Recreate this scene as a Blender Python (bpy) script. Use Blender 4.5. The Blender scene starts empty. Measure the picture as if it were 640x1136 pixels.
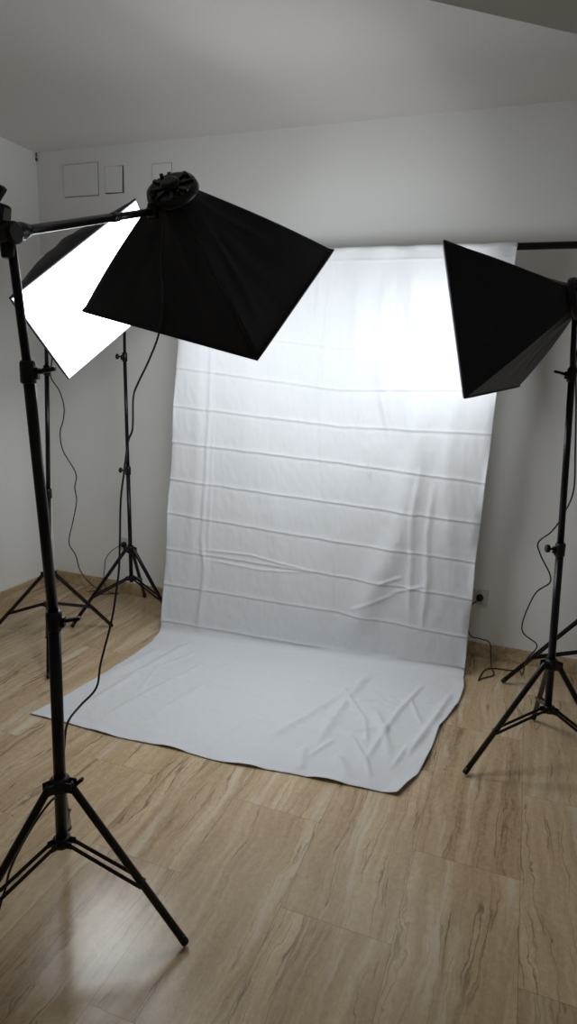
import bpy, bmesh, math, random
from mathutils import Vector, Matrix, noise

random.seed(7)
PI = math.pi
scene = bpy.context.scene
C = scene.collection

# ------------------------------------------------------------------ helpers
def V(*a):
    return Vector(a[0]) if len(a) == 1 else Vector(a)

def empty(name, loc, label, cat, group=None):
    o = bpy.data.objects.new(name, None); C.objects.link(o)
    o.location = loc; o.empty_display_size = .05
    o['label'] = label; o['category'] = cat
    if group: o['group'] = group
    return o

class MB:
    """collects shapes (world coordinates) and links them as one mesh object"""
    def __init__(s):
        s.bm = bmesh.new()
    def tube(s, pts, r, n=12, caps=True, closed=False):
        pts = [V(p) for p in pts]
        rs = r if isinstance(r, (list, tuple)) else [r]*len(pts)
        rings = []; up = None; m = len(pts)
        for i, p in enumerate(pts):
            if closed: t = pts[(i+1) % m]-pts[i-1]
            else: t = pts[min(i+1, m-1)]-pts[max(i-1, 0)]
            t.normalize()
            if up is None:
                up = t.orthogonal().normalized()
            else:
                up = (up-t*up.dot(t)).normalized()
            b = t.cross(up)
            rings.append([s.bm.verts.new(p+(up*math.cos(a)+b*math.sin(a))*rs[i]) for a in [2*PI*k/n for k in range(n)]])
        for i in range(m if closed else m-1):
            A, B = rings[i], rings[(i+1) % m]
            for k in range(n):
                f = s.bm.faces.new((A[k], A[(k+1) % n], B[(k+1) % n], B[k])); f.smooth = True
        if caps and not closed:
            s.bm.faces.new(rings[0][::-1]); s.bm.faces.new(rings[-1])
        return s
    def box(s, c, size, rot=None, bev=0.0):
        """box centred at c, rot = 3x3 with columns as axes"""
        R = rot or Matrix.Identity(3)
        hx, hy, hz = size[0]/2, size[1]/2, size[2]/2
        vs = []
        for x in (-1, 1):
            for y in (-1, 1):
                for z in (-1, 1):
                    vs.append(s.bm.verts.new(V(c)+R @ V((x*hx, y*hy, z*hz))))
        F = [(0,1,3,2),(4,6,7,5),(0,4,5,1),(2,3,7,6),(0,2,6,4),(1,5,7,3)]
        fs = [s.bm.faces.new([vs[i] for i in f]) for f in F]
        if bev > 0:
            es = list({e for f in fs for e in f.edges})
            bmesh.ops.bevel(s.bm, geom=es, offset=bev, segments=2, profile=.5, affect='EDGES')
        return s
    def bar(s, a, b, w, h, side, bev=0.001):
        """flat bar from a to b, w along 'side', h across"""
        a, b = V(a), V(b); t = (b-a); L = t.length; t.normalize()
        sd = V(side); sd = (sd-t*sd.dot(t)).normalized(); n = t.cross(sd)
        R = Matrix((t, sd, n)).transposed()
        return s.box((a+b)/2, (L, w, h), R, bev)
    def lathe(s, base, axis, prof, n=24):
        """prof = [(dist along axis, radius)]"""
        ax = V(axis).normalized(); u = ax.orthogonal().normalized(); w = ax.cross(u)
        rings = []
        for d, r in prof:
            rings.append([s.bm.verts.new(V(base)+ax*d+(u*math.cos(2*PI*k/n)+w*math.sin(2*PI*k/n))*max(r, 1e-4)) for k in range(n)])
        for A, B in zip(rings, rings[1:]):
            for k in range(n):
                f = s.bm.faces.new((A[k], A[(k+1) % n], B[(k+1) % n], B[k])); f.smooth = True
        s.bm.faces.new(rings[0][::-1]); s.bm.faces.new(rings[-1])
        return s
    def build(s, name, mat, parent=None, auto=True):
        bmesh.ops.recalc_face_normals(s.bm, faces=s.bm.faces[:])
        me = bpy.data.meshes.new(name)
        org = V((0, 0, 0))
        s.bm.to_mesh(me); s.bm.free()
        return finish(me, name, mat, parent)

def finish(me, name, mat, parent=None):
    """origin to the centre of the mesh; link; parent keeping world position"""
    n = len(me.vertices)
    lo = [min(v.co[i] for v in me.vertices) for i in range(3)]; hi = [max(v.co[i] for v in me.vertices) for i in range(3)]
    c = V([(lo[i]+hi[i])/2 for i in range(3)])
    me.transform(Matrix.Translation(-c))
    for m in (mat if isinstance(mat, (list, tuple)) else [mat]): me.materials.append(m)
    o = bpy.data.objects.new(name, me); C.objects.link(o)
    wp = c
    if parent is not None:
        o.parent = parent
        q = parent; base = V((0, 0, 0))
        while q is not None:
            base += q.location; q = q.parent
        wp = c-base
    o.location = wp
    return o

def tag(o, label, cat, group=None):
    o['label'] = label; o['category'] = cat
    if group: o['group'] = group
    return o

def struct(o):
    o['kind'] = 'structure'; return o

def smooth_path(pts, k=6):
    pts = [V(p) for p in pts]; out = []
    for i in range(len(pts)-1):
        p0 = pts[max(i-1, 0)]; p1 = pts[i]; p2 = pts[i+1]; p3 = pts[min(i+2, len(pts)-1)]
        for j in range(k):
            t = j/k
            out.append(.5*((2*p1)+(p2-p0)*t+(2*p0-5*p1+4*p2-p3)*t*t+(3*p1-p0-3*p2+p3)*t**3))
    out.append(pts[-1]); return out

# ------------------------------------------------------------------ materials
def mat(name, col, rough=.5, spec=.5, metal=0.0, bump=None, emis=None, sheen=0.0):
    m = bpy.data.materials.new(name); m.use_nodes = True
    nt = m.node_tree; b = nt.nodes['Principled BSDF']
    b.inputs['Base Color'].default_value = (*col, 1); b.inputs['Roughness'].default_value = rough
    b.inputs['Specular IOR Level'].default_value = spec; b.inputs['Metallic'].default_value = metal
    if sheen: b.inputs['Sheen Weight'].default_value = sheen; b.inputs['Sheen Roughness'].default_value = .4
    if bump:
        sc, st, dist = bump
        tc = nt.nodes.new('ShaderNodeTexCoord'); n = nt.nodes.new('ShaderNodeTexNoise'); bp = nt.nodes.new('ShaderNodeBump')
        n.inputs['Scale'].default_value = sc; n.inputs['Detail'].default_value = 5
        bp.inputs['Strength'].default_value = st; bp.inputs['Distance'].default_value = dist
        nt.links.new(tc.outputs['Object'], n.inputs['Vector']); nt.links.new(n.outputs['Fac'], bp.inputs['Height'])
        nt.links.new(bp.outputs['Normal'], b.inputs['Normal'])
    if emis:
        b.inputs['Emission Color'].default_value = (*emis[0], 1); b.inputs['Emission Strength'].default_value = emis[1]
    return m

M = {}
M['wall'] = mat('painted_wall', (.83, .835, .815), .6, .3, bump=(60, .15, .002))
M['ceil'] = mat('painted_ceiling', (.78, .755, .73), .7, .2, bump=(50, .12, .002))
M['hatch'] = mat('hatch_paint', (.82, .825, .805), .6, .3)
M['gap'] = mat('dark_gap', (.10, .10, .095), .8, .2)
M['joint'] = mat('joint_shadow_gap', (.30, .30, .28), .8, .2)
M['fabric'] = mat('black_nylon', (.0085, .0075, .0110), .5, .28, bump=(25, .25, .004))
M['silver'] = mat('silver_lining', (.7, .7, .72), .3, .5, .6)
M['metal'] = mat('black_painted_metal', (.0035, .0035, .0045), .30, .28)
M['plastic'] = mat('black_plastic', (.0045, .0045, .0055), .38, .28)
M['steel'] = mat('bright_steel', (.6, .6, .6), .3, .5, 1.0)
M['cord'] = mat('black_rubber', (.012, .012, .013), .5, .4)
M['socket'] = mat('white_plastic', (.60, .60, .58), .35, .5)
for k_, e_ in ((1, 1.6), (2, 5.0), (3, 1.6)):
    M['diffuser%d' % k_] = mat('lit_diffuser_cloth', (.8, .8, .8), .8, .2, emis=((.93, .965, 1.0), e_))
M['edge'] = mat('white_diffuser_edge', (.62, .66, .74), .8, .2)

def cloth_material():
    m = mat('white_muslin', (.60, .618, .636), .85, .12)
    nt = m.node_tree; b = nt.nodes['Principled BSDF']
    b.inputs['Sheen Weight'].default_value = .05
    tc = nt.nodes.new('ShaderNodeTexCoord')
    n1 = nt.nodes.new('ShaderNodeTexNoise'); n1.inputs['Scale'].default_value = 9; n1.inputs['Detail'].default_value = 6; n1.inputs['Distortion'].default_value = .8
    n2 = nt.nodes.new('ShaderNodeTexNoise'); n2.inputs['Scale'].default_value = 45; n2.inputs['Detail'].default_value = 3
    mp = nt.nodes.new('ShaderNodeMapping'); mp.inputs['Scale'].default_value = (1.6, 1, .6)
    ad = nt.nodes.new('ShaderNodeMath'); ad.operation = 'MULTIPLY_ADD'; ad.inputs[1].default_value = .18
    bp = nt.nodes.new('ShaderNodeBump'); bp.inputs['Strength'].default_value = .22; bp.inputs['Distance'].default_value = .012
    L = nt.links.new
    L(tc.outputs['Object'], mp.inputs['Vector']); L(mp.outputs[0], n1.inputs['Vector']); L(mp.outputs[0], n2.inputs['Vector'])
    L(n2.outputs['Fac'], ad.inputs[0]); L(n1.outputs['Fac'], ad.inputs[2]); L(ad.outputs[0], bp.inputs['Height']); L(bp.outputs[0], b.inputs['Normal'])
    # a little light passes through thin cotton
    return m
M['cloth'] = cloth_material()

def marble_material(name='vein_cut_marble', tiles=True):
    m = bpy.data.materials.new(name); m.use_nodes = True
    nt = m.node_tree; b = nt.nodes['Principled BSDF']; N = nt.nodes.new; L = nt.links.new
    geo = N('ShaderNodeNewGeometry')
    sep = N('ShaderNodeSeparateXYZ'); L(geo.outputs['Position'], sep.inputs[0])
    def math_(op, a, bb=None, c=None):
        n = N('ShaderNodeMath'); n.operation = op
        for i, q in enumerate((a, bb, c)):
            if q is None: continue
            if isinstance(q, (int, float)): n.inputs[i].default_value = q
            else: L(q, n.inputs[i])
        return n.outputs[0]
    bx = math_('ADD', sep.outputs['Y'], -1.435+.81*6)
    by = math_('ADD', sep.outputs['X'], .1835+.3215*20)
    cb = N('ShaderNodeCombineXYZ'); L(bx, cb.inputs[0]); L(by, cb.inputs[1])
    def brick(mortar):
        br = N('ShaderNodeTexBrick'); L(cb.outputs[0], br.inputs['Vector'])
        br.offset = .54; br.offset_frequency = 2; br.squash = 1
        br.inputs['Scale'].default_value = 1; br.inputs['Brick Width'].default_value = .81; br.inputs['Row Height'].default_value = .3215
        br.inputs['Mortar Size'].default_value = mortar; br.inputs['Mortar Smooth'].default_value = .3; br.inputs['Bias'].default_value = 0
        br.inputs['Color1'].default_value = (0, 0, 0, 1); br.inputs['Color2'].default_value = (1, 1, 1, 1); br.inputs['Mortar'].default_value = (.5, .5, .5, 1)
        return br
    br = brick(.0011)
    rnd = N('ShaderNodeRGBToBW'); br0 = brick(0.0); L(br0.outputs['Color'], rnd.inputs[0])
    r = rnd.outputs[0]
    wofs = math_('MULTIPLY', r, 37.0)
    # stretched coordinates: veins run along world Y
    def nz(sx, sy, scale, detail, rough, dist, wmul=1.0):
        cx = N('ShaderNodeCombineXYZ')
        L(math_('MULTIPLY', sep.outputs['X'], sx), cx.inputs[0]); L(math_('MULTIPLY', sep.outputs['Y'], sy), cx.inputs[1])
        L(math_('MULTIPLY', sep.outputs['Z'], sx), cx.inputs[2])
        n = N('ShaderNodeTexNoise'); n.noise_dimensions = '4D'; L(cx.outputs[0], n.inputs['Vector'])
        if tiles: L(math_('MULTIPLY', wofs, wmul), n.inputs['W'])
        n.inputs['Scale'].default_value = scale; n.inputs['Detail'].default_value = detail
        n.inputs['Roughness'].default_value = rough; n.inputs['Distortion'].default_value = dist
        return n.outputs['Fac']
    # wandering bands: the across coordinate is bent by slow and fast wobble, then read as thin strips
    def wob(sc, det, amp, wm):
        return math_('MULTIPLY', math_('SUBTRACT', nz(1, .45, sc, det, .55, 0, wm), .5), amp)
    bent = math_('ADD', sep.outputs['X'], math_('ADD', wob(1.8, 2, .20, 1.0), math_('ADD', wob(7, 3, .070, 1.3), wob(32, 5, .030, 1.1))))
    def band(scale, det, rough, drift, wm):
        cx = N('ShaderNodeCombineXYZ'); L(bent, cx.inputs[0]); L(math_('MULTIPLY', sep.outputs['Y'], drift), cx.inputs[1]); L(sep.outputs['Z'], cx.inputs[2])
        n = N('ShaderNodeTexNoise'); n.noise_dimensions = '4D'; L(cx.outputs[0], n.inputs['Vector'])
        if tiles: L(math_('MULTIPLY', wofs, wm), n.inputs['W'])
        n.inputs['Scale'].default_value = scale; n.inputs['Detail'].default_value = det; n.inputs['Roughness'].default_value = rough
        return n.outputs['Fac']
    broad = band(8, 2, .5, .07, 1.0)
    fine = band(24, 5, .68, .045, 1.4)
    iso = nz(1, .8, 60, 8, .85, .2)
    iso2 = nz(1, .6, 4, 3, .55, .2)
    ramp = N('ShaderNodeValToRGB'); e = ramp.color_ramp
    e.elements[0].position = .38; e.elements[0].color = (0.238, 0.154, 0.082, 1)
    e.elements[1].position = .62; e.elements[1].color = (0.640, 0.505, 0.331, 1)
    k = e.elements.new(.46); k.color = (0.403, 0.290, 0.168, 1)
    k = e.elements.new(.53); k.color = (0.495, 0.372, 0.228, 1)
    mixv = math_('ADD', math_('MULTIPLY', broad, .26), math_('ADD', math_('MULTIPLY', fine, .38), math_('ADD', math_('MULTIPLY', iso, .32), math_('MULTIPLY', r, .04))))
    L(mixv, ramp.inputs[0])
    # thin dark wandering veins: |noise - .5| small
    vn = band(12, 3, .6, .035, 1.9)
    va = math_('ABSOLUTE', math_('SUBTRACT', vn, .5))
    vmask = N('ShaderNodeMapRange'); L(va, vmask.inputs['Value']); vmask.inputs['From Min'].default_value = 0; vmask.inputs['From Max'].default_value = .010
    vmask.inputs['To Min'].default_value = 1; vmask.inputs['To Max'].default_value = 0; vmask.clamp = True
    vfade = N('ShaderNodeMapRange'); L(iso2, vfade.inputs['Value']); vfade.inputs['From Min'].default_value = .36; vfade.inputs['From Max'].default_value = .52; vfade.clamp = True
    vm = math_('MULTIPLY', math_('MULTIPLY', vmask.outputs[0], vfade.outputs[0]), .85)
    mix1 = N('ShaderNodeMix'); mix1.data_type = 'RGBA'; L(vm, mix1.inputs['Factor']); L(ramp.outputs[0], mix1.inputs['A']); mix1.inputs['B'].default_value = (.17, .108, .060, 1)
    # pale calcite streaks
    wn = band(15, 3, .6, .08, 1.6)
    wmask = N('ShaderNodeMapRange'); L(wn, wmask.inputs['Value']); wmask.inputs['From Min'].default_value = .58; wmask.inputs['From Max'].default_value = .68; wmask.clamp = True
    wm = math_('MULTIPLY', wmask.outputs[0], .6)
    mix2 = N('ShaderNodeMix'); mix2.data_type = 'RGBA'; L(wm, mix2.inputs['Factor']); L(mix1.outputs['Result'], mix2.inputs['A']); mix2.inputs['B'].default_value = (.60, .52, .40, 1)
    last = mix2.outputs['Result']
    if tiles:
        mix3 = N('ShaderNodeMix'); mix3.data_type = 'RGBA'; L(math_('MULTIPLY', br.outputs['Fac'], .55), mix3.inputs['Factor']); L(last, mix3.inputs['A']); mix3.inputs['B'].default_value = (.13, .09, .055, 1)
        last = mix3.outputs['Result']
    L(last, b.inputs['Base Color'])
    rr = N('ShaderNodeMapRange'); L(iso2, rr.inputs['Value']); rr.inputs['To Min'].default_value = .15; rr.inputs['To Max'].default_value = .25
    L(rr.outputs[0], b.inputs['Roughness'])
    b.inputs['Specular IOR Level'].default_value = .5
    bp = N('ShaderNodeBump'); bp.inputs['Strength'].default_value = .10; bp.inputs['Distance'].default_value = .002
    L(math_('SUBTRACT', iso, math_('MULTIPLY', br.outputs['Fac'], 1.0) if tiles else 0.0), bp.inputs['Height']); L(bp.outputs[0], b.inputs['Normal'])
    return m
M['marble'] = marble_material()
M['skirting'] = marble_material('skirting_marble', False)

# ------------------------------------------------------------------ the room
XL, XR, YB, YN, H, HT = -2.9457, 2.1, 3.4026, -1.6, 2.714, 2.96
def slab(name, lo, hi, m):
    mb = MB(); c = [(lo[i]+hi[i])/2 for i in range(3)]; mb.box(c, [hi[i]-lo[i] for i in range(3)])
    return struct(mb.build(name, m))
slab('floor', (XL-.1, YN-.1, -.1), (XR+.1, YB+.1, 0), M['marble'])
slab('ceiling', (XL-.1, YN-.1, HT), (XR+.1, YB+.1, HT+.1), M['ceil'])
slab('wall_back', (XL-.1, YB, 0), (XR+.1, YB+.1, HT), M['wall'])
slab('wall_left', (XL-.1, YN, 0), (XL, YB, HT), M['wall'])
slab('wall_right', (XR, YN, 0), (XR+.1, YB, HT), M['wall'])
slab('wall_front', (XL-.1, YN-.1, 0), (XR+.1, YN, HT), M['wall'])
def skirting(name, lo, hi):
    mb = MB(); c = [(lo[i]+hi[i])/2 for i in range(3)]; mb.box(c, [hi[i]-lo[i] for i in range(3)], bev=.002)
    return struct(mb.build(name, M['skirting']))
skirting('baseboard_back', (XL, YB-.011, 0), (XR, YB, .08))
skirting('baseboard_left', (XL, YN, 0), (XL+.011, YB-.011, .08))
skirting('baseboard_right', (XR-.011, YN, 0), (XR, YB-.011, .08))
# the lower ceiling over the far side of the room ends in a diagonal step
mb = MB()
d = V((.479, .368, 0)).normalized(); e0 = V((-.459, 2.436, 0))
pB = e0+d*((YB-e0.y)/d.y); pL = e0+d*((XL-e0.x)/d.x)
poly = [V((XL, YB, 0)), pL, pB]
lo = [mb.bm.verts.new((p.x, p.y, H)) for p in poly]; hi = [mb.bm.verts.new((p.x, p.y, HT)) for p in poly]
mb.bm.faces.new(lo); mb.bm.faces.new(hi[::-1])
for i in range(3): mb.bm.faces.new((lo[i], hi[i], hi[(i+1) % 3], lo[(i+1) % 3]))
struct(mb.build('trim_1', M['ceil']))

# ------------------------------------------------------------------ tripod stands
def tripod(root, feet_az, R, c, zl, zu, sections, collars, mt, leg_r=.0105, hub_knob=None, skip=()):
    """sections = list of (point, point, radius); collars = (point, radius, knob dir, style)"""
    cx, cy = c
    lowc = V((cx, cy, zl)); upc = V(sections[0][0]).lerp(V(sections[0][1]), (zu-sections[0][0][2])/max(1e-6, sections[0][1][2]-sections[0][0][2]))
    # hubs
    pr = sections[0][2]
    mb = MB().lathe(upc-V((0, 0, .022)), (0, 0, 1), [(0, pr+.006), (.004, pr+.010), (.036, pr+.010), (.044, pr+.003)])
    for az in feet_az:
        dv = V((math.cos(az), math.sin(az), 0)); sd = V((-dv.y, dv.x, 0))
        for s in (-1, 1): mb.bar(upc+dv*(pr+.004)+sd*s*.0125, upc+dv*(pr+.026)+sd*s*.0125, .003, .028, sd)
    hub = mb.build('leg_collar', M['plastic'], root)
    if hub_knob:
        kd = V(hub_knob).normalized(); kb = MB().tube([upc+kd*pr, upc+kd*(pr+.026)], .004, 8)
        kb.bar(upc+kd*(pr+.022)+V((0, 0, -.004)), upc+kd*(pr+.046)+V((0, 0, .018)), .012, .009, kd.cross(V((0, 0, 1))), .002)
        kb.build('lever', M['plastic'], hub)
    mb = MB().lathe(lowc-V((0, 0, .020)), (0, 0, 1), [(0, pr+.002), (.003, pr+.007), (.026, pr+.007), (.030, pr+.002)])
    for az in feet_az:
        dv = V((math.cos(az), math.sin(az), 0)); sd = V((-dv.y, dv.x, 0))
        for s in (-1, 1): mb.bar(lowc+dv*(pr+.002)+sd*s*.011-V((0, 0, .006)), lowc+dv*(pr+.02)+sd*s*.011-V((0, 0, .006)), .003, .02, sd)
    mb.build('brace_collar', M['plastic'], root)
    for az in feet_az:
        dv = V((math.cos(az), math.sin(az), 0)); sd = V((-dv.y, dv.x, 0))
        top = upc+dv*(pr+.016); foot = V((cx, cy, 0))+dv*R+V((0, 0, .012))
        t = (foot-top).normalized()
        leg = MB().tube([top-t*.008, top, foot-t*.018], leg_r, 12).build('leg', mt, root)
        MB().tube([foot-t*.024, foot-t*.004, foot+t*.002], [leg_r+.0004, leg_r+.0008, leg_r-.001], 12).build('rubber_foot', M['plastic'], leg)
        j = top.lerp(foot, .62)
        bl = lowc+dv*(pr+.014)-V((0, 0, .006))
        mb = MB()
        for s in (-1, 1):
            mb.bar(bl+sd*s*.0105, j+sd*s*.0125, .0028, .012, sd, .0006)
        mb.tube([j-sd*.016, j+sd*.016], .0035, 8)
        mb.build('brace', mt, root)
    for a, b, r in sections:
        MB().tube([a, b], r, 16).build('pole', mt, root)
    for p, r, kd, style in collars:
        p = V(p); cb = MB()
        cb.lathe(p-V((0, 0, .028)), (0, 0, 1), [(0, r), (.004, r+.0045), (.046, r+.0045), (.052, r+.001)])
        kd = V(kd).normalized(); sd = kd.cross(V((0, 0, 1)))
        cb.bar(p+kd*r+V((0, 0, -.004)), p+kd*(r+.012)+V((0, 0, -.004)), .016, .026, sd, .002)
        col = cb.build('lock_collar', M['plastic'], root)
        kb = MB()
        if style == 'knob':
            kb.tube([p+kd*(r+.008), p+kd*(r+.026)], .0045, 8)
            kb.lathe(p+kd*(r+.024), kd, [(0, .012), (.002, .015), (.012, .015), (.015, .012)], 10)
        else:
            kb.tube([p+kd*(r+.008), p+kd*(r+.022)], .005, 8)
            kb.bar(p+kd*(r+.012), p+kd*(r+.050)+V((0, 0, .008)), .012, .009, sd, .002)
        kb.build('lock_knob' if style == 'knob' else 'lock_lever', M['plastic'], col)

def az3(a0): return [math.radians(a0+120*k) for k in range(3)]

# --- near boom stand (left foreground)
boom = empty('boom_stand', (-1.041, 1.175, 0), 'black boom tripod light stand in the left foreground, its arm reaching over the room', 'light stand')
P = [V(-1.036, 1.171, .232), V(-1.033, 1.169, .427), V(-1.028, 1.173, .879), V(-1.049, 1.153, 1.473), V(-1.063, 1.140, 1.735)]
tripod(boom, az3(8), .35, (-1.036, 1.171), .255, .424,
       [(P[0], P[2], .0152), (P[2], P[3], .0128), (P[3], P[4], .0098)],
       [(P[2], .0152, (.95, .3, 0), 'lever'), (P[3], .0128, (.95, .3, 0), 'lever')], M['metal'], hub_knob=(.95, .3, 0))
# tilting head and boom arm
piv = V(-1.068, 1.135, 1.757)
arm_end = V(-1.060, 1.69, 1.922)
ad = (arm_end-piv).normalized()
mb = MB()
mb.lathe(piv-V((0, 0, .05)), (0, 0, 1), [(0, .013), (.004, .015), (.03, .016), (.034, .012)])
mb.box(piv+V((-.022, -.004, .030)), (.052, .034, .060), Matrix.Rotation(.2, 3, 'Y'), .008)
sidev = ad.cross(V((0, 0, 1))).normalized(); upv = sidev.cross(ad)
mb.lathe(piv-sidev*.026, sidev, [(0, .018), (.003, .023), (.049, .023), (.052, .018)])
head = mb.build('tilt_head', M['plastic'], boom)
mb = MB(); mb.lathe(piv-ad*.04, ad, [(0, .015), (.003, .0185), (.085, .0185), (.105, .013)]).build('boom_clamp', M['plastic'], boom)
mb = MB(); q = piv+sidev*-.03
mb.bar(piv+V((-.044, .0, .046)), piv+V((-.002, .0, .090)), .015, .013, (0, 1, 0), .003)
mb.build('clamp_lever', M['plastic'], boom)
MB().tube([piv-ad*.38, piv+ad*.40], .0104, 16).build('boom_arm', M['metal'], boom)
MB().tube([piv+ad*.30, arm_end], .0094, 14).build('arm_extension', M['metal'], boom)
MB().lathe(piv+ad*.375, ad, [(0, .0104), (.003, .0118), (.03, .0118), (.034, .0094)]).build('arm_collar', M['plastic'], boom)
MB().lathe(piv-ad*.39, ad, [(0, .012), (.002, .0135), (.03, .0135)]).build('end_cap', M['plastic'], boom)

# --- left softbox stand
lst = empty('light_stand', (-2.27, 2.57, 0), 'thin black tripod light stand in the left corner, holding the glowing softbox', 'light stand')
P = [V(-2.246, 2.530, .232), V(-2.228, 2.546, .84), V(-2.212, 2.558, 1.45), V(-2.207, 2.570, 1.86)]
tripod(lst, az3(69.3), .381, (-2.248, 2.528), .25, .409,
       [(P[0], P[1], .0125), (P[1], P[2], .0110), (P[2], P[3], .0088)],
       [(P[1], .0125, (-.9, -.3, 0), 'knob'), (P[2], .0110, (-.9, -.35, 0), 'knob')], M['metal'])

# --- right softbox stand
rst = empty('light_stand', (.21, 2.487, 0), 'black tripod light stand at the right, holding the dark softbox seen from its side', 'light stand')
P = [V(.203, 2.469, .232), V(.170, 2.472, .885), V(.133, 2.473, 1.515), V(.118, 2.474, 1.71)]
tripod(rst, az3(215), .34, (.207, 2.469), .25, .432,
       [(P[0], P[1], .0140), (P[1], P[2], .0118), (P[2], P[3], .0095)],
       [(P[1], .0140, (-.95, -.3, 0), 'knob'), (P[2], .0118, (-.95, -.3, 0), 'lever')], M['metal'])

# --- backdrop frame: two tripods and a crossbar, one thing
BARY, BARZ = 3.055, 2.043
frame = empty('backdrop_frame', (-.85, 3.05, 0), 'black two-legged backdrop frame with a crossbar carrying the white cloth', 'backdrop stand')
P = [V(-2.086, 3.046, .232), V(-2.092, 3.044, .90), V(-2.097, 3.042, 1.53), V(-2.100, BARY, BARZ-.02)]
tripod(frame, az3(230.6), .350, (-2.086, 3.046), .262, .434,
       [(P[0], P[1], .0115), (P[1], P[2], .0098), (P[2], P[3], .0080)],
       [(P[1], .0115, (-.95, -.3, 0), 'knob'), (P[2], .0098, (-.95, -.3, 0), 'knob')], M['metal'])
RX, RY = .385, 3.10
P = [V(RX, RY, .232), V(RX, RY-.015, .90), V(RX, RY-.03, 1.53), V(RX, BARY, BARZ-.02)]
tripod(frame, [math.radians(a) for a in (177, 52, 297)], .352, (RX, RY), .25, .43,
       [(P[0], P[1], .0115), (P[1], P[2], .0098), (P[2], P[3], .0080)],
       [(P[1], .0115, (.95, -.3, 0), 'knob'), (P[2], .0098, (.95, -.3, 0), 'knob')], M['metal'])
MB().tube([(-2.14, BARY, BARZ), (.46, BARY, BARZ)], .0150, 20).build('crossbar', M['metal'], frame)
for x in (-2.10, RX):
    MB().lathe((x, BARY, BARZ-.06), (0, 0, 1), [(0, .010), (.003, .014), (.04, .014), (.042, .007), (.085, .007), (.09, .012), (.102, .012)]).build('end_bracket', M['plastic'], frame)

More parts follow.
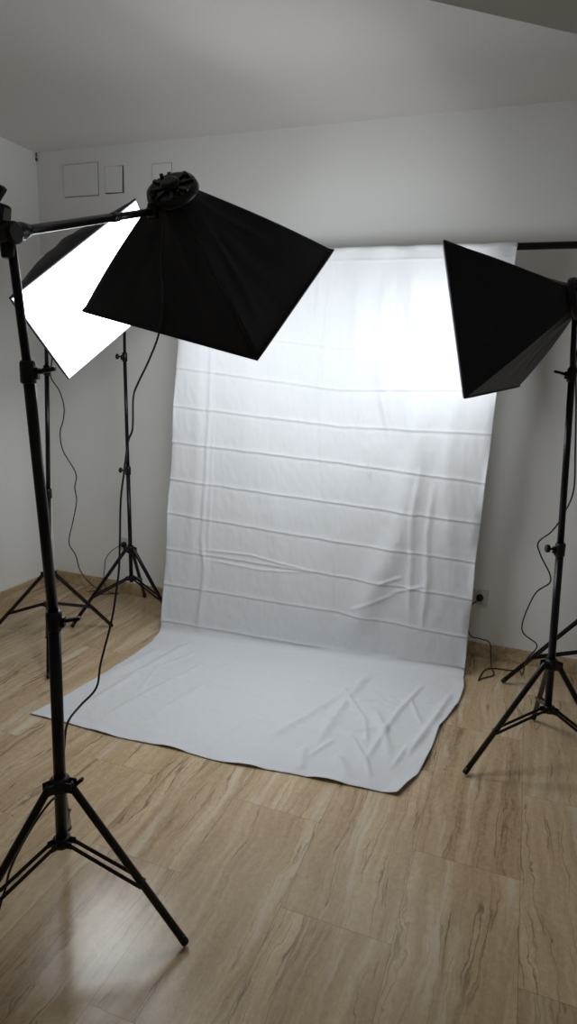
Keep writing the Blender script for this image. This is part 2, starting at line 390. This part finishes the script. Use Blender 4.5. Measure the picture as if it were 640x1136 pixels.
# ------------------------------------------------------------------ softboxes
def softbox(name_label, A, corners, ring_r, lit_wr, bow=.022, wrinkle=.006, seed=0, group=None, sagv=-.016, spread=120, watts=10):
    """A = centre of the speed ring, corners = four mouth corners in order"""
    A = V(A); Cn = [V(c) for c in corners]
    mc = sum(Cn, V((0, 0, 0)))/4; ax = (mc-A).normalized()
    root = empty('softbox', A, name_label, 'softbox', group)
    # small square opening at the ring, aligned to the mouth corners
    small = []
    for c in Cn:
        r = (c-mc); r = (r-ax*r.dot(ax)).normalized()
        small.append(A+r*ring_r+ax*.004)
    NS, NT = 26, 28
    rnd = random.Random(seed)
    def pt(side, s, t, inset=0.0):
        a0, a1 = small[side], small[(side+1) % 4]; b0, b1 = Cn[side], Cn[(side+1) % 4]
        p0 = a0.lerp(b0, s); p1 = a1.lerp(b1, s)
        # rods bow outward
        ctr = A.lerp(mc, s)
        o0 = (p0-ctr); o1 = (p1-ctr)
        o0.normalize(); o1.normalize()
        bw = bow*math.sin(PI*min(1, s*1.02))**.9 if s < .98 else 0
        p0 = p0+o0*bw; p1 = p1+o1*bw
        p = p0.lerp(p1, t)
        nrm = ((p0+p1)/2-ctr).normalized()
        env = math.sin(PI*t)*math.sin(PI*min(1, s))
        sag = sagv*env
        # rounded ring opening
        rd = (ring_r*.30)*math.sin(PI*t)*(1-s)**3
        q = V((side*3.1+seed*7+t*3.2, s*1.3, seed))
        wr = wrinkle*env*(noise.noise(q*1.7)*1.6)+wrinkle*.5*env*noise.noise(V((t*9+side*5, s*2.2, seed+4)))
        # radiating tension folds from the outer corners
        for (cs, ct, amp) in ((1, .12, .006), (1, .88, .006), (1, .3, .003), (1, .72, .003)):
            dt = (t-.5)-(ct-.5)*(.3+.7*s)
            wr += amp*math.exp(-(dt/.035)**2)*s*(1-s)*3
        return p+nrm*(sag+rd+wr-inset)
    bm = bmesh.new()
    for layer, ins in ((0, 0.0), (1, .003)):
        for side in range(4):
            g = [[bm.verts.new(pt(side, i/NS, j/NT, ins)) for j in range(NT+1)] for i in range(NS+1)]
            for i in range(NS):
                for j in range(NT):
                    f = bm.faces.new((g[i][j], g[i][j+1], g[i+1][j+1], g[i+1][j]))
                    f.smooth = True; f.material_index = layer
    bmesh.ops.remove_doubles(bm, verts=bm.verts[:], dist=.0004)
    me = bpy.data.meshes.new('fabric_shell'); bm.to_mesh(me); bm.free()
    sh = finish(me, 'fabric_shell', [M['fabric'], M['silver']], root)
    # piping round the mouth and on the four rods
    mb = MB(); loop = []
    for k in range(4):
        for j in range(10): loop.append(pt(k, .996, j/10))
    mb.tube(loop, .0045, 8, closed=True); mb.build('mouth_piping', M['fabric'], root)
    # diffuser: gently bulged lit cloth with a white edge strip folded over the rim
    N_ = 16; U = (Cn[1]-Cn[0]); W = (Cn[3]-Cn[0])
    bm = bmesh.new(); g = []
    for i in range(N_+1):
        row = []
        for j in range(N_+1):
            u, w = i/N_, j/N_
            p = Cn[0].lerp(Cn[1], u).lerp(Cn[3].lerp(Cn[2], u), w)
            p = mc+(p-mc)*.988
            row.append(bm.verts.new(p+ax*(.004+.016*math.sin(PI*u)*math.sin(PI*w))))
        g.append(row)
    for i in range(N_):
        for j in range(N_):
            f = bm.faces.new((g[i][j], g[i+1][j], g[i+1][j+1], g[i][j+1])); f.smooth = True
    me = bpy.data.meshes.new('diffuser'); bm.to_mesh(me); bm.free()
    # normals outwards
    if me.polygons[0].normal.dot(ax) < 0: me.flip_normals()
    dif = finish(me, 'diffuser', M['diffuser%d' % lit_wr], root); dif['label'] = 'glowing white front cloth'
    mb = MB(); rim = []
    for k in range(4):
        for j in range(8): rim.append(mc+(Cn[k].lerp(Cn[(k+1) % 4], j/8)-mc)*.988+ax*.005)
    mb.tube(rim, .0028, 8, closed=True); mb.build('diffuser_edge', M['edge'], root)
    # the lamp's light leaving through the front cloth
    ld = bpy.data.lights.new('softbox_light', 'AREA'); ld.shape = 'RECTANGLE'; ld.size = .68; ld.size_y = .48
    ld.energy = watts; ld.spread = math.radians(spread); ld.color = (.93, .965, 1.0)
    lo = bpy.data.objects.new('softbox_light', ld); C.objects.link(lo); lo.parent = root
    zx = -ax; xx = (U-ax*U.dot(ax)).normalized(); yy = zx.cross(xx)
    if W.length > U.length: xx, yy = yy, -xx
    lo.matrix_local = Matrix.Translation(mc+ax*.026-A) @ Matrix((xx, yy, zx)).transposed().to_4x4()
    return root, A, ax

def lamp_head(root, A, ax, up, ring_r, short=False):
    """speed ring, vented back plate, rods' sockets, lamp holder and swivel behind the fabric"""
    up = (V(up)-ax*V(up).dot(ax)).normalized(); sd = ax.cross(up)
    ring = MB().lathe(A-ax*.016, ax, [(0, ring_r*.86), (.003, ring_r*1.0), (.018, ring_r*1.06), (.026, ring_r*1.02), (.028, ring_r*.9)], 32).build('speed_ring', M['plastic'], root)
    mb = MB()
    for k in range(8):
        a = 2*PI*k/8+PI/8
        dv = up*math.cos(a)+sd*math.sin(a)
        mb.bar(A-ax*.018+dv*ring_r*.34, A-ax*.018+dv*ring_r*.92, ring_r*.16, .007, dv.cross(ax), .0015)
    mb.build('vent_ribs', M['metal'], ring)
    MB().lathe(A-ax*.075, ax, [(0, .018), (.006, .025), (.05, .027), (.062, .034)] if not short else [(.040, .018), (.044, .026), (.062, .034)], 24).build('lamp_holder', M['plastic'], root)
    for k in range(4):
        a = PI/4+k*PI/2
        dv = up*math.cos(a)+sd*math.sin(a)
        MB().tube([A+dv*ring_r*.74-ax*.028, A+dv*ring_r*.86+ax*.004], .006, 8).build('rod_socket', M['plastic'], ring)
    return up, sd

# foreground softbox on the boom: we see its black back
A1 = (-1.024, 1.738, 1.984)
C1 = [(-.757, 1.765, 1.521), (-1.437, 1.849, 1.663), (-1.322, 2.181, 2.018), (-.642, 2.097, 1.876)]
sb1, A, ax = softbox('black softbox on the boom arm, its back to the camera, aimed down at the cloth', A1, C1, .060, 1, bow=.010, seed=3, watts=9.8, spread=180)
up, sd = lamp_head(sb1, A, ax, (0, 0, 1), .074, True)
mb = MB(); mb.bar(A-ax*.02-sd*0, arm_end, .022, .014, up, .003); mb.lathe(arm_end-V((0, 0, .018)), (0, 0, 1), [(0, .012), (.003, .016), (.036, .016), (.04, .012)])
br = mb.build('tilt_bracket', M['plastic'], sb1)
MB().tube([arm_end+V((0, -.0, .015)), arm_end+V((0, 0, .034))], .004, 8).lathe(arm_end+V((0, 0, .034)), (0, 0, 1), [(0, .008), (.002, .010), (.020, .010), (.022, .008)], 10).build('bracket_knob', M['plastic'], br)

# glowing softbox at the left
A2 = (-2.175, 2.600, 1.925)
C2 = [(-1.691, 2.557, 2.193), (-2.019, 2.138, 1.737), (-2.054, 2.518, 1.414), (-1.727, 2.936, 1.870)]
sb2, A, ax = softbox('glowing softbox in the left corner, its lit white front facing right', A2, C2, .055, 2, bow=.032, seed=5, sagv=.036, watts=3.6, spread=100)
up, sd = lamp_head(sb2, A, ax, (0, 0, 1), .058)
MB().bar(A-ax*.03, V(-2.207, 2.570, 1.855), .03, .02, sd, .003).build('tilt_bracket', M['plastic'], sb2)

# dark softbox at the right
A3 = (.112, 2.455, 1.765)
C3 = [(-.197, 2.193, 1.425), (-.043, 2.875, 1.460), (-.153, 2.875, 1.947), (-.307, 2.193, 1.913)]
sb3, A, ax = softbox('black softbox at the right, seen from its dark side, facing the cloth', A3, C3, .058, 3, bow=.014, seed=9, watts=4.9, spread=175)
up, sd = lamp_head(sb3, A, ax, (0, 0, 1), .068)
MB().bar(A-ax*.03, V(.118, 2.474, 1.70), .028, .02, sd, .003).build('tilt_bracket', M['plastic'], sb3)

# ------------------------------------------------------------------ the white backdrop
def lerp(a, b, t): return a+(b-a)*t
def interp(tab, v):
    if v <= tab[0][0]: return tab[0][1]
    for (a, fa), (b, fb) in zip(tab, tab[1:]):
        if v <= b: return lerp(fa, fb, (v-a)/(b-a))
    return tab[-1][1]
def seg_dist(px, pz, a, b):
    dx, dz = b[0]-a[0], b[1]-a[1]; L2 = dx*dx+dz*dz
    t = max(0, min(1, ((px-a[0])*dx+(pz-a[1])*dz)/L2))
    return math.hypot(px-a[0]-dx*t, pz-a[1]-dz*t), t
KL = [1.687, 1.487, 1.285, 1.091, .889, .70, .496, .293, .078]
KC = [1.604, 1.407, 1.232, 1.052, .845, .642, .459, .261, .045]
KR = [1.64, 1.44, 1.24, 1.01, .81, .615, .42, .21, .03]
KA = [.5, .8, .9, 1, 1, 1, 1, 1, 1.1]
def crease_z(k, x):
    if x < -.86: return lerp(KL[k], KC[k], max(0, (x+1.79)/.93))
    return lerp(KC[k], KR[k], min(1, (x+.86)/.71))
# vertical soft folds: (x,z) polylines with amplitude and width
VF = [([(-1.555, 1.75), (-1.560, 1.3), (-1.572, .9), (-1.590, .55)], .010, .012),
      ([(-1.590, .60), (-1.566, .40), (-1.577, .25), (-1.600, .05)], .011, .013),
      ([(-1.535, 1.3), (-1.548, .7), (-1.552, .3)], .005, .010),
      ([(-1.62, 1.9), (-1.62, 1.0), (-1.66, .3)], .008, .035),
      ([(-.97, 1.45), (-.93, 1.0), (-.86, .5), (-.84, .2)], .005, .013),
      ([(-.93, 1.97), (-.955, 1.6), (-.97, 1.35)], .007, .014),
      ([(-.985, 1.97), (-1.0, 1.75)], .006, .010),
      ([(-.66, 1.95), (-.70, 1.6), (-.60, 1.25)], .009, .030),
      ([(-.52, 1.50), (-.48, 1.14), (-.53, .72), (-.66, .35), (-.74, .10)], .022, .065),
      ([(-.44, 1.1), (-.47, .80), (-.46, .55), (-.45, .25)], .009, .016),
      ([(-.38, 1.0), (-.395, .72), (-.375, .5), (-.385, .20)], .009, .016),
      ([(-.30, 1.6), (-.33, 1.1), (-.28, .6)], .008, .04),
      ([(-.55, 1.98), (-.52, 1.5)], .008, .035), ([(-.40, 1.98), (-.44, 1.55)], .007, .03),
      ([(-.78, 1.98), (-.80, 1.5)], .006, .025), ([(-1.15, 1.98), (-1.18, 1.2)], .006, .05),
      ([(-1.35, 1.98), (-1.33, .9)], .006, .06), ([(-1.20, .9), (-1.10, .2)], .006, .04),
      ([(-.66, 1.39), (-.62, 1.22)], .006, .010), ([(-.72, 1.16), (-.69, .98)], .005, .010)]
# the two long slack folds low on the left
SF = [([(-1.63, .514), (-1.30, .515), (-.945, .462)], .0040, .0055), ([(-1.55, .46), (-1.25, .44), (-.97, .455)], .0035, .0055),
      ([(-.62, .44), (-.50, .49)], .005, .008), ([(-.55, .40), (-.38, .46)], .004, .008), ([(-.75, .28), (-.52, .40)], .004, .01)]
# folds on the floor part (x,y)
FF = [([(-1.59, 2.91), (-1.66, 2.45), (-1.69, 2.1)], .010, .018), ([(-1.39, 2.73), (-1.50, 2.35), (-1.57, 2.03)], .007, .015),
      ([(-1.70, 2.75), (-1.78, 2.3)], .008, .03), ([(-1.30, 2.5), (-1.38, 2.15)], .006, .02), ([(-1.1, 2.9), (-1.2, 2.4)], .004, .03),
      ([(-.60, 2.95), (-.64, 2.6), (-.66, 2.18)], .011, .020), ([(-.62, 2.85), (-.75, 2.45), (-.86, 2.2)], .010, .018),
      ([(-.19, 2.9), (-.24, 2.6), (-.30, 2.3)], .015, .016), ([(-.33, 2.94), (-.40, 2.6), (-.45, 2.17)], .010, .013),
      ([(-.50, 2.60), (-.42, 2.45), (-.36, 2.25)], .010, .018), ([(-.72, 2.45), (-.55, 2.40), (-.42, 2.45)], .008, .016),
      ([(-1.0, 2.3), (-1.05, 2.05)], .005, .014), ([(-.70, 2.75), (-.52, 2.50), (-.46, 2.30)], .007, .011), ([(-.62, 2.62), (-.50, 2.70), (-.38, 2.66)], .006, .010),
      ([(-.55, 2.36), (-.44, 2.20), (-.40, 2.10)], .008, .012), ([(-.36, 2.75), (-.28, 2.55)], .006, .010), ([(-.60, 2.30), (-.66, 2.14)], .006, .010), ([(-.30, 2.42), (-.34, 2.20)], .007, .010),
      ([(-1.48, 2.85), (-1.60, 2.55), (-1.72, 2.38)], .005, .010), ([(-1.25, 2.85), (-1.33, 2.62)], .004, .010), ([(-1.68, 2.2), (-1.72, 2.02)], .005, .010), ([(-1.62, 2.62), (-1.55, 2.30)], .005, .009), ([(-.56, 2.2), (-.48, 2.07)], .009, .02), ([(-.70, 2.2), (-.66, 2.04)], .009, .02)]
def fold_h(tab, x, z):
    h = 0
    for pl, amp, w in tab:
        dm = 9
        n = len(pl)-1; best = 0
        for i in range(n):
            a, b = pl[i], pl[i+1]
            dd, t = seg_dist(x, z, a, b)
            if dd < dm: dm = dd; best = (i+t)/n
        if dm < 4*w:
            env = min(1, 5*best+.15)*min(1, 5*(1-best)+.15)
            h += amp*math.exp(-(dm/w)**2)*env
    return h

def make_backdrop():
    NU = 300; u_s = [i/NU for i in range(NU+1)]
    svals = []
    RB = .0185
    # profile stations: ('p', angle) pocket, ('h', z) hang, ('c', a) curve, ('f', t) floor
    st = []
    for k in range(9): st.append(('p', lerp(PI*1.35, 0, k/8)))      # round the bar from the back
    NH = 460
    for k in range(1, NH+1): st.append(('h', lerp(BARZ, .045, k/NH)))
    for k in range(1, 9): st.append(('c', k/8*PI/2))
    NF = 170
    for k in range(1, NF+1): st.append(('f', k/NF))
    XLT = [(0, -1.821), (.74, -1.797), (1.62, -1.757), (2.06, -1.725)]
    XRT = [(0, -.153), (.2, -.154), (.4, -.150), (.6, -.153), (.75, -.149), (1.37, -.137), (2.06, -.114)]
    FLX = [(0, -1.821), (.10, -1.800), (.25, -1.795), (.5, -1.806), (.8, -1.835), (1, -1.868)]
    FRX = [(0, -.153), (.12, -.140), (.28, -.150), (.5, -.205), (.70, -.215), (.86, -.238), (1, -.289)]
    FRY = [(0, 1.956), (.4, 1.966), (.7, 2.0), (.9, 2.04), (1, 2.050)]
    vs = []
    for kind, q in st:
        for u in u_s:
            yfold = lerp(2.925, 3.125, u)
            if kind == 'p':
                x = lerp(interp(XLT, 2.05), interp(XRT, 2.05), u)
                r = RB+.002*math.sin(u*60)+.003*noise.noise(V((u*14, 0, 2)))
                vs.append((x, BARY-r*math.cos(q), BARZ+r*math.sin(q)))
            elif kind == 'h':
                z = q; tz = 1-z/BARZ
                x = lerp(interp(XLT, z), interp(XRT, z), u)
                y = lerp(BARY-RB, yfold+.012, tz**1.35)
                cr = 0
                for k in range(9):
                    dz = z-crease_z(k, x)
                    dz += .003*noise.noise(V((x*9, k, 0)))
                    if abs(dz) < .08:
                        cr += KA[k]*(.0046*math.exp(-abs(dz)/.0065)-.0018*math.exp(-((dz+.010)/.010)**2))
                seam = .003*math.exp(-((z-(BARZ-.045))/.005)**2)
                top = max(0, (z-1.2)/.8); 
                und = .006*top*math.sin(u*34+1.5*math.sin(u*11))+.005*noise.noise(V((x*4.5, z*.9, 3)))*1.4+.010*(1-top)*noise.noise(V((x*2.2, z*.8, 8)))
                mic = .0022*noise.noise(V((x*16, z*5, 5)))+.0013*noise.noise(V((x*40+z*6, z*18, 6)))
                puck = .003*noise.noise(V((x*30, z*2.2, 11)))*top
                damp = min(1, (BARZ-z)/.05)
                h = (cr+seam+fold_h(VF, x, z)+fold_h(SF, x, z)+und+mic+puck)*damp
                e = max(0, (u-.975)/.025); h += .012*e*e*math.sin(z*13+1)
                e = max(0, (.02-u)/.02); h += .006*e*e*math.sin(z*11)
                vs.append((x+.0012*math.sin(z*17)*(u > .9)*(u-.9)*10, y-h, z))
            elif kind == 'c':
                rr = .040; y0 = yfold+.012; x = lerp(interp(XLT, 0), interp(XRT, 0), u)
                hump = .004*noise.noise(V((x*7, 1, 1)))
                vs.append((x, y0-rr*(1-math.cos(q))-hump, .005+rr*(1-math.sin(q))+abs(hump)*.5))
            else:
                t = q
                y0 = yfold+.012-.040; y1 = interp(FRY, u)
                x = lerp(interp(FLX, t), interp(FRX, t), u)
                if t > .9 and u < .04: pass
                y = lerp(y0, y1, t)
                y += .010*math.sin(u*19)*max(0, (t-.9)/.1)*(1-abs(2*u-1))
                h = fold_h(FF, x, y)+.0035*max(0, noise.noise(V((x*5, y*5, 7))))+.003*abs(noise.noise(V((x*14+y*5, y*11, 2))))+.0015*noise.noise(V((x*34, y*30, 9)))
                for k in range(4):
                    dy = y-(2.86-.2*k+.10*u); h += .003*math.exp(-abs(dy)/.007)
                # lifted hem near the front and right edges
                e = max(0, (t-.965)/.035); h += .010*e*max(0, math.sin(u*31+.8))*(.3+u)
                e = max(0, (u-.965)/.035); h += .014*e*(.4+.6*math.sin(t*15)**2)
                vs.append((x, y, .004+max(0, h)))
    W_ = NU+1; fs = []
    for i in range(len(st)-1):
        for j in range(NU):
            a = i*W_+j; fs.append((a, a+1, a+W_+1, a+W_))
    me = bpy.data.meshes.new('backdrop_cloth'); me.from_pydata(vs, [], fs); me.update()
    for p in me.polygons: p.use_smooth = True
    o = finish(me, 'backdrop_cloth', M['cloth'])
    sol = o.modifiers.new('thickness', 'SOLIDIFY'); sol.thickness = .0014; sol.offset = 0
    return tag(o, 'white creased backdrop cloth hanging from the crossbar and spread over the floor', 'backdrop cloth')
make_backdrop()

# ------------------------------------------------------------------ cords
def cord(pts, label, r=.0032, name='power_cord'):
    return MB().tube(smooth_path(pts, 6), r, 8), label

def build_cord(name, pts, r, label, plug=None):
    pl = smooth_path(pts, 6)
    pl = [V((p.x, min(p.y, YB-.013-r), max(p.z, r+.001))) for p in pl]
    root = empty(name, (pts[-1][0], pts[-1][1], 0), label, 'power cord')
    MB().tube(pl, r, 8).build('cable', M['cord'], root)
    if plug:
        MB().lathe(V(plug)+V((0, 0, 0)), (0, -1, 0), [(0, .018), (.003, .019), (.018, .018), (.024, .010), (.034, .006)], 20).build('plug', M['plastic'], root)
    return root

build_cord('power_cord', [(-1.02, 1.69, 1.93), (-1.05, 1.72, 1.80), (-1.085, 1.78, 1.68), (-1.113, 1.80, 1.590), (-1.144, 1.79, 1.508), (-1.172, 1.77, 1.437), (-1.177, 1.75, 1.392), (-1.155, 1.71, 1.299), (-1.159, 1.69, 1.258), (-1.149, 1.65, 1.165), (-1.135, 1.61, 1.085), (-1.113, 1.57, .972), (-1.097, 1.54, .90), (-1.091, 1.52, .85), (-1.084, 1.48, .756), (-1.090, 1.43, .639), (-1.078, 1.39, .580), (-1.089, 1.33, .551), (-1.084, 1.27, .532), (-1.066, 1.23, .478), (-1.057, 1.21, .403), (-1.071, 1.21, .357), (-1.090, 1.20, .336), (-1.111, 1.18, .302), (-1.133, 1.16, .257), (-1.158, 1.14, .199), (-1.174, 1.12, .144), (-1.182, 1.10, .081), (-1.20, 1.05, .01), (-1.3, .9, .005)],
           .0034, 'black cord hanging from the foreground softbox down to the boom stand legs')
build_cord('power_cord', [(-2.23, 2.62, 1.90), (-2.20, 2.585, 1.7), (-2.194, 2.58, 1.518), (-2.21, 2.58, 1.422), (-2.176, 2.6, 1.35), (-2.161, 2.61, 1.27), (-2.179, 2.62, 1.202), (-2.209, 2.63, 1.14), (-2.212, 2.65, 1.046), (-2.162, 2.68, .929), (-2.188, 2.7, .847), (-2.196, 2.72, .769), (-2.257, 2.76, .645), (-2.34, 2.82, .496), (-2.346, 2.88, .405), (-2.391, 2.97, .28), (-2.46, 3.15, .13), (-2.52, 3.33, .02), (-2.51, 3.37, .006), (-2.56, 3.35, .006), (-2.60, 3.30, .006)],
           .0030, 'thin black cord hanging in kinks beside the left corner light stand')
build_cord('power_cord', [(-2.372, 3.37, .341), (-2.383, 3.34, .335), (-2.425, 3.32, .301), (-2.454, 3.3, .247), (-2.455, 3.29, .189), (-2.456, 3.28, .12), (-2.45, 3.31, .03), (-2.40, 3.36, .006), (-2.44, 3.34, .006), (-2.50, 3.29, .006), (-2.55, 3.27, .006)],
           .0028, 'black cord plugged into the back wall behind the left backdrop tripod', plug=(-2.368, YB-.012, .340))
build_cord('power_cord', [(.15, 2.47, 1.66), (.142, 2.52, 1.577), (.161, 2.5, 1.407), (.178, 2.5, 1.248), (.192, 2.52, 1.097), (.166, 2.52, 1.0), (.137, 2.53, .935), (.096, 2.55, .882), (.111, 2.57, .827), (.162, 2.62, .717), (.111, 2.68, .628), (.083, 2.8, .425), (.158, 2.9, .322), (.126, 3.0, .201), (.125, 3.2, .03), (.111, 3.295, .006), (.071, 3.28, .006), (-.046, 3.249, .006), (-.080, 3.10, .006), (-.064, 3.125, .006), (-.012, 3.188, .006), (-.028, 3.24, .023), (-.038, 3.27, .084), (-.051, 3.3, .131), (-.103, 3.32, .135), (-.151, 3.33, .14), (-.178, 3.35, .205), (-.164, 3.36, .296), (-.130, 3.365, .335)],
           .0030, 'black cord from the right light stand, looping on the floor to the outlet', plug=(-.127, YB-.012, .340))

# ------------------------------------------------------------------ wall fittings
def outlet(x, z, label):
    root = empty('wall_outlet', (x, YB, z), label, 'outlet')
    MB().box((x, YB-.005, z), (.086, .010, .086), bev=.003).build('cover_plate', M['socket'], root)
    MB().lathe((x, YB-.009, z), (0, -1, 0), [(0, .0215), (.0025, .0215), (.003, .0195)], 28).build('socket_well', M['socket'], root)
outlet(-.127, .340, 'white square wall outlet at the right edge of the white cloth')
outlet(-2.368, .340, 'white square wall outlet behind the left backdrop tripod')

def hatch(x0, x1, z0, z1, label, tilt=0.0, gaps=(.003, .003, .003, .003), dark=False):
    """wall cover set in a narrow dark joint; gaps = left, right, bottom, top"""
    root = empty('wall_hatch', ((x0+x1)/2, YB, z0), label, 'wall hatch', None)
    cx, cz = (x0+x1)/2, (z0+z1)/2
    MB().box((cx, YB-.0012, cz), (x1-x0, .0024, z1-z0)).build('joint', M['gap'] if dark else M['joint'], root)
    a, b, c_, d_ = gaps
    R = Matrix.Rotation(tilt, 3, 'Y')
    MB().box(((x0+a+x1-b)/2, YB-.004, (z0+c_+z1-d_)/2), (x1-b-x0-a, .007, z1-d_-z0-c_), R, .001).build('cover', M['hatch'], root)
hatch(-2.744, -2.500, 2.452, 2.632, 'wide white wall hatch outline, leftmost of the three on the back wall', gaps=(.003, .004, .005, .003))
hatch(-2.452, -2.326, 2.458, 2.603, 'small upright wall hatch with a dark gap on its right, middle of the three', tilt=.02, gaps=(.0015, .009, .005, .0015), dark=True)
hatch(-2.135, -2.008, 2.440, 2.598, 'upright wall hatch outline just above the foreground softbox', gaps=(.004, .003, .004, .003))
# small dark fitting in the upper corner
mb = MB(); q = V(XL+.0065, YB-.0065, H-.035)
mb.lathe(q+V((0, 0, -.012)), (0, 0, 1), [(0, .004), (.004, .006), (.014, .007), (.018, .004)], 12)
mb.tube([q+V((0, 0, .01)), q+V((.004, -.004, .034))], .003, 6)
tag(mb.build('corner_fitting', M['gap']), 'tiny dark fitting in the upper left corner under the ceiling', 'fitting')

# ------------------------------------------------------------------ camera and view
cam = bpy.data.cameras.new('camera'); co = bpy.data.objects.new('camera', cam); C.objects.link(co)
r = V(.93614, .34983, .0355); u = V(-.10966, .19453, .97475); f = V(-.33409, .91639, -.22047)
Rm = Matrix((r, u, -f)).transposed()
co.matrix_world = Matrix.Translation((0, 0, 1.5)) @ Rm.to_4x4()
cam.sensor_fit = 'VERTICAL'; cam.sensor_height = 36; cam.sensor_width = 36; cam.lens = 22.328
cam.clip_start = .01
scene.camera = co
w = bpy.data.worlds.new('world'); scene.world = w; w.use_nodes = True
w.node_tree.nodes['Background'].inputs[0].default_value = (0, 0, 0, 1)
scene.view_settings.view_transform = 'Standard'
scene.view_settings.look = 'None'
scene.view_settings.gamma = 1
scene.view_settings.exposure = 0.07
scene.view_settings.use_curve_mapping = False
scene.cycles.max_bounces = 10; scene.cycles.diffuse_bounces = 6
scene.cycles.use_denoising = True
